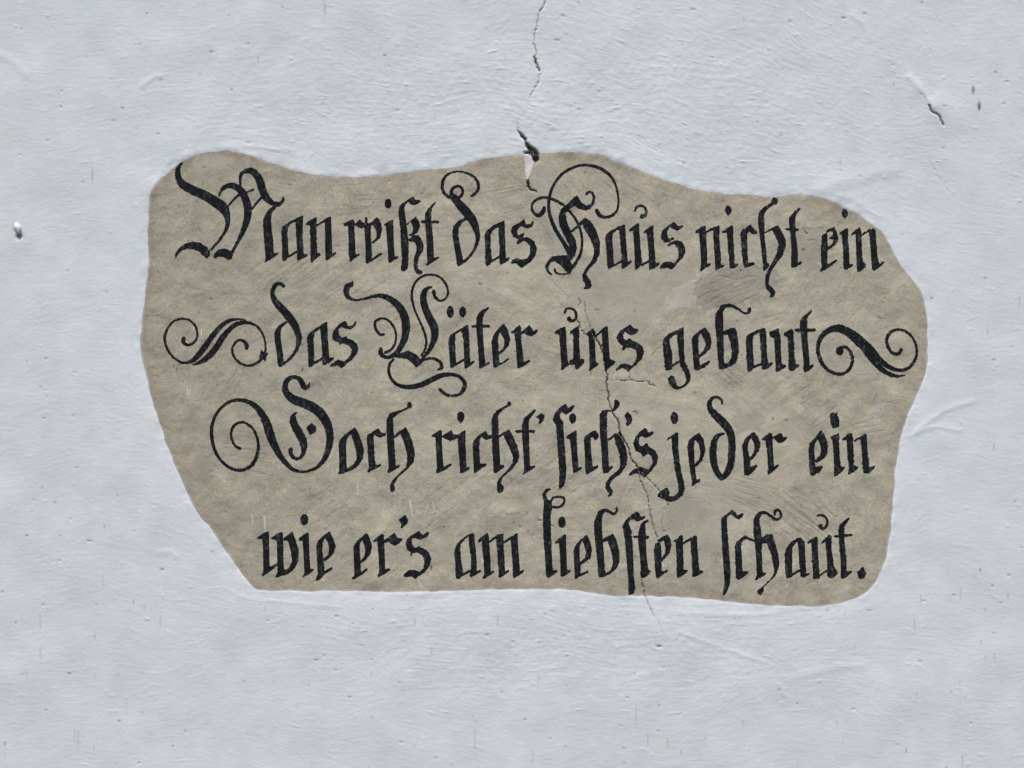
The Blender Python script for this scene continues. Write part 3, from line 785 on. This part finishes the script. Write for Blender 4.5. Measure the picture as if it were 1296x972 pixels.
# marks that can be told apart on the whitewash
for (px, py, rx, ry, dp, dk) in [(1232, 115, 1.8, 5, 2.0, .78), (1239.5, 136, 1.9, 5.5, 3, .9), (1131, 107, .9, 2.4, 1.2, .5), (1271, 131, 1.4, 1, 1, .6), (205, 721, 2.6, 1.2, 1.5, .6), (117, 222, .6, 10, .5, .55),
                                 (411, 12, .6, 10, .5, .5), (834, 818, 4, 1.2, 2, .75), (400, 835.5, 2.6, .9, 1.2, .6), (987, 872, 3, 1, .6, .5), (1147, 950, .7, 3, 1, .8), (1241, 722, .9, 2.4, 1, .6), (1276, 755, .8, 4, 1, .5),
                                 (705, 51, 3.5, 1.3, 1.2, .5), (712, 20, 3, 1.5, .8, .35), (503, 139.5, 3, 1.1, 1.0, .35), (144, 153, 3.5, 1, .8, .3), (105, 231, 1.8, 1.2, 1, .3), (877, 12, 3.5, 1.2, 1, .4), (314, 55, 1.4, .8, 1, .7),
                                 (186, 17, 1, 1, 1, .7), (357, 9.5, 1.3, .8, 1, .7), (172.5, 163, .8, .8, 1, .7), (76, 678, .8, .8, 1, .6), (27, 37, 1.4, 1, 1, .35), (1180, 119, .8, .8, .5, .3), (1179, 378, 1.6, 1.6, 1.2, .6),
                                 (1250, 420, .6, 4, .6, .4), (1258, 567, .7, 4, .8, .5), (1164, 837, 2, 1, .8, .45), (1100, 773, 4, 1, .7, .3), (180, 902, 1.3, .8, .8, .6), (24.5, 299.5, 3.6, 2.6, 5, .8), (17.5, 289, .9, 5, 1.5, .5), (6, 942, .7, 2.6, .8, .5), (119, 947, .7, 3, .6, .35),  # the deep one below the filler lump has the lump's shade painted in
                                 (552, 959, 1, 1, .8, .7), (635, 875.5, 1.4, 1.4, .7, .4), (132, 667, .6, 3, .5, .5), (169, 762, .7, 3, .5, .5), (120, 806, .6, 3.5, .5, .45)]:
    sl = stamp(px, py, 30)
    g = np.exp(-(((xx[sl] - px) / rx) ** 2 + ((yy[sl] - py) / ry) ** 2))
    wallh[sl] -= dp * g
    wallc[sl] *= (1 - dk * g)[..., None]
for (px, py, l) in [(601, 935, 14), (51, 787, 12), (203, 786, 9), (820, 936, 10), (845, 940, 9), (470, 854, 6), (546, 824, 7), (34, 853, 6), (121, 857, 5), (60, 772, 4), (940, 916, 6), (892, 934, 6), (550, 146, 5), (639, 73, 6)]:
    sl = stamp(px, py, l + 10)
    g = (0.5 * np.exp(-((xx[sl] - px) / 0.8) ** 2) * smooth(-l, -l + 4, yy[sl] - py) * smooth(l, l - 5, yy[sl] - py))[..., None]
    wallc[sl] = wallc[sl] * (1 - g) + col(0.46, 0.38, 0.20) * g
# broad trowel lips under the whitewash
for P, w, a in [([(1012, 258), (1050, 236), (1090, 224), (1130, 214)], 14, 1.0), ([(1080, 20), (1092, 30), (1102, 52)], 7, .6), ([(1150, 98), (1165, 112), (1180, 134)], 8, 1.3),
                ([(0, 70), (18, 78), (32, 94)], 10, .9), ([(960, 250), (1010, 240), (1070, 250), (1110, 274)], 9, .6), ([(1160, 545), (1195, 520), (1230, 508)], 6, .7), ([(1150, 552), (1185, 540), (1215, 545)], 5, .6),
                ([(860, 800), (920, 822), (970, 838)], 5, .5), ([(180, 108), (195, 98), (202, 96)], 6, .7), ([(200, 700), (215, 698), (225, 706)], 6, .6), ([(370, 190), (310, 186), (250, 190), (215, 205)], 6, .5),
                ([(860, 776), (950, 778), (1010, 770)], 5, .5), ([(300, 755), (360, 762), (430, 768)], 5, .4), ([(1000, 860), (1050, 846), (1090, 842)], 9, .5), ([(985, 866), (992, 880)], 4, .6)]:
    Q = catmull(P, 6)
    x0, y0 = Q.min(0) - 3 * w
    x1, y1 = Q.max(0) + 3 * w
    sl = (slice(int(max(y0 + PAD, 0)), int(min(y1 + PAD, FH))), slice(int(max(x0 + PAD, 0)), int(min(x1 + PAD, FW))))
    d = stroke_sdf(np.column_stack([Q, np.zeros(len(Q))]), xx[sl].astype(float), yy[sl].astype(float))
    wallh[sl] += a * np.exp(-(d / (w * 0.6)) ** 2)

# whitewash lies on the plaster: it feathers out to nothing at the painted edge
esdf = sdf + 0.4 * fnoise(FW, FH, 20, 70, 72) + 0.14 * brush + 0.08 * grain2
coat = 0.12 + 0.42 * smooth(0, 3.0, esdf) + 0.40 * smooth(3, 22, esdf) - 0.4 * smooth(22, 70, esdf)
blend = smooth(0, 14, esdf)
wallH = panelh * (1 - blend) + wallh * blend + coat - depth
panelH = panelh - depth
wallC = wallc * (1 - dirt_shade[..., None]) + col(0.055, 0.045, 0.038) * dirt_shade[..., None]  # grime and the shade of cracks and hole, both put into the colour
panelC = panelc * (1 - dirt_shade[..., None]) + col(0.050, 0.036, 0.026) * dirt_shade[..., None]
# thin milky overlap of whitewash on the first millimetres of plaster
veil = smooth(-4.0, 0.5, esdf) * (0.22 + 0.35 * smooth(-0.3, 1.2, fnoise(FW, FH, 30, 120, 71)))
panelC = panelC * (1 - veil[..., None]) + col(0.72, 0.71, 0.70) * veil[..., None]
panelC = np.clip(panelC, 0.02, 0.85)
wallC = np.clip(wallC, 0.02, 0.88)

# mirrored continuation outside the frame
EX = EXT - PAD
padw = ((EX, EX), (EX, EX))
wallHx = np.pad(wallH, padw, mode='reflect')
wallCx = np.pad(wallC, padw + ((0, 0),), mode='reflect')
esdfx = np.pad(esdf, padw, mode='edge')
NX, NY = wallHx.shape[1], wallHx.shape[0]

# ------------------------------------------------------------------ mesh helpers
def to_world(px, py, h_mm):
    return np.column_stack([(px - CX) * S, -h_mm * 0.001, Z0 + (CY - py) * S])

def march(F, x0, y0, st):
    """filled region F < 0 as quads and triangles; returns pixel coordinates and faces"""
    h, w = F.shape
    ins = F < 0
    idx = -np.ones((h, w), np.int64)
    ys, xs = np.nonzero(ins)
    idx[ys, xs] = np.arange(len(xs))
    V = [np.column_stack([x0 + xs * st, y0 + ys * st])]
    n = len(xs)
    code = ins[:-1, :-1] * 1 + ins[:-1, 1:] * 2 + ins[1:, 1:] * 4 + ins[1:, :-1] * 8
    qy, qx = np.nonzero(code == 15)
    quads = np.column_stack([idx[qy, qx], idx[qy + 1, qx], idx[qy + 1, qx + 1], idx[qy, qx + 1]])
    extra, ekey, tris = [], {}, []
    def edge(ay, ax, by, bx):
        nonlocal n
        k = (ay, ax, by, bx) if (ay, ax) < (by, bx) else (by, bx, ay, ax)
        if k not in ekey:
            fa, fb = F[k[0], k[1]], F[k[2], k[3]]
            t = fa / (fa - fb)
            extra.append((x0 + (k[1] + t * (k[3] - k[1])) * st, y0 + (k[0] + t * (k[2] - k[0])) * st))
            ekey[k] = n
            n += 1
        return ekey[k]
    by_, bx_ = np.nonzero((code > 0) & (code < 15))
    for y, x in zip(by_.tolist(), bx_.tolist()):
        c = [(y, x), (y, x + 1), (y + 1, x + 1), (y + 1, x)]
        cc = code[y, x]
        on = [bool(cc & (1 << i)) for i in range(4)]
        if cc in (5, 10):
            for i in range(4):
                if on[i]:
                    a, b = c[i - 1], c[(i + 1) % 4]
                    tris.append((idx[c[i]], edge(*c[i], *a), edge(*c[i], *b)))
            continue
        poly = []
        for i in range(4):
            j = (i + 1) % 4
            if on[i]:
                poly.append(idx[c[i]])
            if on[i] != on[j]:
                poly.append(edge(*c[i], *c[j]))
        for i in range(1, len(poly) - 1):
            tris.append((poly[0], poly[i + 1], poly[i]))
    if extra:
        V.append(np.array(extra))
    return np.vstack(V), quads, np.array(tris, np.int64).reshape(-1, 3)

def build(name, verts, quads, tris, mat, colors=None, parent=None):
    me = bpy.data.meshes.new(name)
    me.vertices.add(len(verts))
    me.vertices.foreach_set('co', np.asarray(verts, np.float32).ravel())
    loops = np.concatenate([np.asarray(quads, np.int32).ravel(), np.asarray(tris, np.int32).ravel()])
    nq, nt = len(quads), len(tris)
    starts = np.concatenate([np.arange(nq) * 4, nq * 4 + np.arange(nt) * 3]).astype(np.int32)
    me.loops.add(len(loops))
    me.loops.foreach_set('vertex_index', loops)
    me.polygons.add(nq + nt)
    me.polygons.foreach_set('loop_start', starts)
    me.update(calc_edges=True)
    me.validate()
    me.polygons.foreach_set('use_smooth', np.ones(len(me.polygons), bool))
    if colors is not None:
        a = me.color_attributes.new('tint', 'FLOAT_COLOR', 'POINT')
        a.data.foreach_set('color', np.column_stack([colors, np.ones(len(colors))]).astype(np.float32).ravel())
    me.materials.append(mat)
    o = bpy.data.objects.new(name, me)
    C.objects.link(o)
    if parent:
        o.parent = parent
    return o

def tag(o, label=None, cat=None, group=None, kind=None):
    for k, v in (('label', label), ('category', cat), ('group', group), ('kind', kind)):
        if v:
            o[k] = v
    return o

# ------------------------------------------------------------------ materials
def material(name, rough, bumps, tint=True, color=(0.5, 0.5, 0.5), spec=0.3, var=None):
    m = bpy.data.materials.new(name)
    m.use_nodes = True
    nt = m.node_tree
    N, L = nt.nodes, nt.links
    b = N['Principled BSDF']
    b.inputs['Roughness'].default_value = rough
    b.inputs['Specular IOR Level'].default_value = spec
    tc = N.new('ShaderNodeTexCoord')
    if tint:
        at = N.new('ShaderNodeAttribute')
        at.attribute_name = 'tint'
        csrc = at.outputs['Color']
    else:
        rgb = N.new('ShaderNodeRGB')
        rgb.outputs[0].default_value = (*color, 1)
        csrc = rgb.outputs[0]
    if var:
        for sc, amt, det in var:
            nz = N.new('ShaderNodeTexNoise')
            nz.inputs['Scale'].default_value = sc
            nz.inputs['Detail'].default_value = det
            L.new(tc.outputs['Object'], nz.inputs['Vector'])
            mr = N.new('ShaderNodeMapRange')
            mr.inputs['From Min'].default_value = 0.3
            mr.inputs['From Max'].default_value = 0.7
            mr.inputs['To Min'].default_value = 1 - amt
            mr.inputs['To Max'].default_value = 1 + amt
            L.new(nz.outputs['Fac'], mr.inputs['Value'])
            mx = N.new('ShaderNodeVectorMath')
            mx.operation = 'SCALE'
            L.new(csrc, mx.inputs[0])
            L.new(mr.outputs[0], mx.inputs['Scale'])
            csrc = mx.outputs[0]
    L.new(csrc, b.inputs['Base Color'])
    prev = None
    for sc, stretch, dist, det in bumps:
        mp = N.new('ShaderNodeMapping')
        mp.inputs['Scale'].default_value = stretch
        L.new(tc.outputs['Object'], mp.inputs['Vector'])
        nz = N.new('ShaderNodeTexNoise')
        nz.inputs['Scale'].default_value = sc
        nz.inputs['Detail'].default_value = det
        L.new(mp.outputs[0], nz.inputs['Vector'])
        bp = N.new('ShaderNodeBump')
        bp.inputs['Strength'].default_value = 1.0
        bp.inputs['Distance'].default_value = dist
        L.new(nz.outputs['Fac'], bp.inputs['Height'])
        if prev:
            L.new(prev, bp.inputs['Normal'])
        prev = bp.outputs[0]
    if prev:
        L.new(prev, b.inputs['Normal'])
    return m

M_WHITE = material('whitewash', 0.85, [(150, (0.5, 1, 1), 0.0003, 4), (560, (0.8, 1, 1), 0.0002, 2)], var=[(3.0, 0.02, 3), (300, 0.02, 2)])
M_PLASTER = material('bare_plaster', 0.92, [(260, (1, 1, 1), 0.0004, 4), (700, (1, 1, 1), 0.0002, 2)], spec=0.2, var=[(420, 0.05, 3), (900, 0.04, 1)])
M_PAINT = material('black_paint', 0.72, [(300, (1, 1, 1), 0.0004, 3)], spec=0.16, var=[(500, 0.15, 2)])

# ------------------------------------------------------------------ the house wall
st = 1.2
gx = np.arange(-PAD + 0.0, 1296 + PAD - 1, st)
gy = np.arange(-PAD + 0.0, 972 + PAD - 1, st)
GX, GY = np.meshgrid(gx, gy)
F = -bil(esdf, GX + PAD, GY + PAD)
V, Q, T = march(F, gx[0], gy[0], st)
hV = bil(wallHx, V[:, 0] + EXT, V[:, 1] + EXT)
cV = bil(wallCx, V[:, 0] + EXT, V[:, 1] + EXT)
parts_v, parts_c, quads, tris = [to_world(V[:, 0], V[:, 1], hV)], [cV], [Q], [T]
n0 = len(V)
# coarser continuation round it
xa, xb, ya, yb = gx[0], gx[-1], gy[0], gy[-1]
def rect(x0, x1, y0, y1, s):
    """a patch of the continuation, its relief dying away at the far rim"""
    global n0
    ax = np.linspace(x0, x1, max(2, int(round((x1 - x0) / s)) + 1))
    ay = np.linspace(y0, y1, max(2, int(round((y1 - y0) / s)) + 1))
    X, Y = np.meshgrid(ax, ay)
    h = bil(wallHx, X + EXT, Y + EXT)
    rim = np.minimum(np.minimum(X + EXT - 4, 1296 + EXT - 4 - X), np.minimum(Y + EXT - 4, 972 + EXT - 4 - Y))
    h = h * smooth(0, 60, rim)
    parts_v.append(to_world(X.ravel(), Y.ravel(), h.ravel()))
    parts_c.append(bil(wallCx, X + EXT, Y + EXT).reshape(-1, 3))
    r, c = X.shape
    I = n0 + np.arange(r * c).reshape(r, c)
    quads.append(np.column_stack([I[:-1, :-1].ravel(), I[1:, :-1].ravel(), I[1:, 1:].ravel(), I[:-1, 1:].ravel()]))
    n0 += r * c
LX, RX, TY, BY = -EXT + 4.0, 1296 + EXT - 4.0, -EXT + 4.0, 972 + EXT - 4.0
rect(LX, RX, TY, ya, 4.5)
rect(LX, RX, yb, BY, 4.5)
rect(LX, xa, ya, yb, 4.5)
rect(xb, RX, ya, yb, 4.5)
# flat remainder of the wall, its returns and its back
def quad_world(P, c=(0.803, 0.797, 0.760)):
    global n0
    parts_v.append(np.array(P, float))
    parts_c.append(np.tile(np.array(c, float), (4, 1)))
    quads.append(np.array([[n0, n0 + 1, n0 + 2, n0 + 3]]))
    n0 += 4
wl_, wr_ = (LX - CX) * S, (RX - CX) * S
wt_, wb_ = Z0 + (CY - TY) * S, Z0 + (CY - BY) * S
oL, oR, oB, oT, oD = -2.6, 2.6, 0.0, 4.4, 0.42
quad_world([(oL, 0, oB), (oR, 0, oB), (oR, 0, wb_), (oL, 0, wb_)])
quad_world([(oL, 0, wt_), (oR, 0, wt_), (oR, 0, oT), (oL, 0, oT)])
quad_world([(oL, 0, wb_), (wl_, 0, wb_), (wl_, 0, wt_), (oL, 0, wt_)])
quad_world([(wr_, 0, wb_), (oR, 0, wb_), (oR, 0, wt_), (wr_, 0, wt_)])
quad_world([(oL, oD, oB), (oL, 0, oB), (oL, 0, oT), (oL, oD, oT)])
quad_world([(oR, 0, oB), (oR, oD, oB), (oR, oD, oT), (oR, 0, oT)])
quad_world([(oL, 0, oT), (oR, 0, oT), (oR, oD, oT), (oL, oD, oT)])
quad_world([(oL, oD, oB), (oR, oD, oB), (oR, 0, oB), (oL, 0, oB)])
quad_world([(oR, oD, oB), (oL, oD, oB), (oL, oD, oT), (oR, oD, oT)])
wall = build('house_wall', np.vstack(parts_v), np.vstack(quads), np.vstack(tris), M_WHITE, np.vstack(parts_c))
tag(wall, 'whitewashed plaster house wall with brush marks, pits and a vertical crack', 'wall')

# ------------------------------------------------------------------ the painted inscription
root = bpy.data.objects.new('painted_inscription', None)
root.location = (0, 0, 0)
C.objects.link(root)
tag(root, 'irregular beige bare-plaster field with four lines of black German blackletter verse', 'inscription')

st = 1.0
gx = np.arange(168.0, 1186.0, st)
gy = np.arange(182.0, 776.0, st)
GX, GY = np.meshgrid(gx, gy)
V, Q, T = march(bil(esdf, GX + PAD, GY + PAD) - 5.0, gx[0], gy[0], st)
field = build('plaster_field', to_world(V[:, 0], V[:, 1], bil(panelH, V[:, 0] + PAD, V[:, 1] + PAD)), Q, T, M_PLASTER,
              bil(panelC, V[:, 0] + PAD, V[:, 1] + PAD), root)
tag(field, 'cracked and patched beige plaster ground behind the lettering')

wear = fnoise(FW, FH, 1.3, 7, 81)
wear_zone = smooth(0.2, 1.8, fnoise(FW, FH, 30, 120, 82)) + 0.55 * smooth(700, 1000, xx) 
thin = fnoise(FW, FH, 5, 26, 83)
streak = lic(np.full((FH, FW), math.radians(84), np.float32) + 0.25 * fnoise(FW, FH, 20, 60, 85), 84, 8, FW, FH, 0.8)
READS = {'first': 'Man reißt das Haus nicht ein', 'second': 'das Väter uns gebaut', 'third': "Doch richt' sich's jeder ein", 'fourth': "wie er's am liebsten schaut."}
CHARS = {"'": 'apostrophe', '.': 'full_stop'}
cur = None
glyphs = []
ox = oy = 0.0
k = 1.0
for ln in LETTERING.strip().splitlines():
    t = ln.split()
    if t[0] == '=':
        line = t[1]
    elif t[0] == '@':
        ox, oy, k = map(float, t[1:])
    elif t[0] in 'LAF':
        cur = [line, t[0], t[1], []]
        glyphs.append(cur)
    else:
        v = np.array([float(q) for q in t[1:]])
        if t[0] == 'p':
            P = v.reshape(-1, 2) / k + (ox, oy)
            cur[3].append(('p', P))
        elif t[0] == 's':
            P = v.reshape(-1, 3) / k + (ox, oy, 0)
            cur[3].append(('s', P))
        else:
            cur[3].append(('d', np.array([v[0] / k + ox, v[1] / k + oy, v[2] / k, v[3] / k])))

lines = {}
for gi, (line, typ, ch, strokes) in enumerate(glyphs):
    if line not in lines:
        e = bpy.data.objects.new('verse_line', None)
        C.objects.link(e)
        e.parent = root
        tag(e, '%s line of the black blackletter verse, reading %s' % (line, READS[line]))
        lines[line] = e
    lo = np.array([1e9, 1e9])
    hi = -lo
    for kind, P in strokes:
        if kind == 'd':
            lo = np.minimum(lo, P[:2] - P[2:])
            hi = np.maximum(hi, P[:2] + P[2:])
        else:
            lo = np.minimum(lo, P[:, :2].min(0))
            hi = np.maximum(hi, P[:, :2].max(0))
    st = 0.8
    ax = np.arange(lo[0] - 10, hi[0] + 10, st)
    ay = np.arange(lo[1] - 10, hi[1] + 10, st)
    X, Y = np.meshgrid(ax, ay)
    F = np.full(X.shape, 1e9)
    for kind, P in strokes:
        if kind == 'p':
            f = poly_sdf(P, X, Y) - 0.28
        elif kind == 's':
            Q3 = catmull(P, 6)
            Q3[:, 2] = np.maximum(Q3[:, 2] + 0.55, 1.5)
            f = stroke_sdf(Q3, X, Y)
        else:
            px, py, rx, ry = P
            q = np.hypot((X - px) / rx, (Y - py) / ry)
            f = (q - 1) * min(rx, ry)
        F = np.minimum(F, f)
    u, v = X + PAD, Y + PAD
    gn, wz = bil(wear, u, v), bil(wear_zone, u, v)
    F = F + 0.22 * gn + 0.18 * bil(grain2, u, v) * (0.6 + wz)
    # small flakes of paint missing
    F = np.maximum(F, (gn - 2.75 + 0.62 * wz) * 1.2)
    F[0] = F[-1] = 1
    F[:, 0] = F[:, -1] = 1
    V, Q, T = march(F, ax[0], ay[0], st)
    cu, cvv = V[:, 0] + PAD, V[:, 1] + PAD
    h = bil(panelH, cu, cvv)
    h = np.maximum(h, bil(panelH, cu + 0.4, cvv + 0.4)) + 0.16 + 0.012 * (gi % 7)
    tn = bil(thin, cu, cvv)
    dens = smooth(0.1, 1.7, bil(streak, cu, cvv) * 0.8 + 0.5 * tn + 0.35 * bil(grit, cu, cvv) - 0.25)      # thinly loaded brush
    tv = 0.0105 * (1 + 0.2 * tn) + 0.072 * dens * (0.65 + 0.35 * bil(wear_zone, cu, cvv))
    cc = np.column_stack([tv * 1.0, tv * 1.03, tv * 1.08])
    dd = bil(dirt_shade, cu, cvv)[:, None]
    cc = cc * (1 - 0.7 * dd)
    cc = np.clip(cc, 0.004, 0.2)
    name = {'L': 'letter', 'F': 'flourish'}.get(typ) or CHARS[ch]
    o = build(name, to_world(V[:, 0], V[:, 1], h), Q, T, M_PAINT, cc, lines[line])
    if typ == 'F':
        tag(o, 'black double-curled scroll flourish closing the %s end of the line' % {'left': 'opening', 'right': 'closing'}[ch])

# ------------------------------------------------------------------ lump of filler standing out of the whitewash
def lump(px, py):
    """chipped drop of plaster over a hollow: head painted lighter and lower end darker, as if lit from above"""
    h0 = float(bil(wallH, np.array([px + PAD]), np.array([py + PAD]))[0])
    n, m = 20, 9
    r2 = np.random.default_rng(5)
    vv, cc, qq = [], [], []
    for i in range(m + 1):
        f = i / m
        for j in range(n):
            a = 2 * math.pi * j / n
            ca, sa = math.cos(a), math.sin(a)
            wx = 4.6 * (1 - 0.22 * max(0, -sa)) * S            # half width
            wz = (6.5 if sa > 0 else 9.5) * S                  # short above, long below
            rr = math.cos(f * math.pi / 2) ** 0.8 * (1 + 0.07 * r2.normal())
            dep = math.sin(f * math.pi / 2) * 0.0075
            shear = -0.28 * dep / 0.0075 * 6 * S               # tip hangs down
            x, z = rr * wx * ca + (-sa * 1.6 * S), rr * wz * sa + shear
            vv.append((x, -dep + 0.0015, z))
            t = smooth(-3 * S, 2 * S, z)  # light from above put into the colour: pale top, grey underside
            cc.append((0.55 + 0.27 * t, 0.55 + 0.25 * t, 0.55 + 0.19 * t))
    for i in range(m):
        for j in range(n):
            qq.append((i * n + j, i * n + (j + 1) % n, (i + 1) * n + (j + 1) % n, (i + 1) * n + j))
    o = build('filler_lump', np.array(vv), np.array(qq), np.zeros((0, 3), int), M_WHITE, np.array(cc))
    o.location = ((px - CX) * S, -h0 * 0.001, Z0 + (CY - py) * S)
    tag(o, 'small chipped lump of pale filler sticking out of the whitewash over a hollow with painted shade', 'filler lump')
lump(22.5, 288)
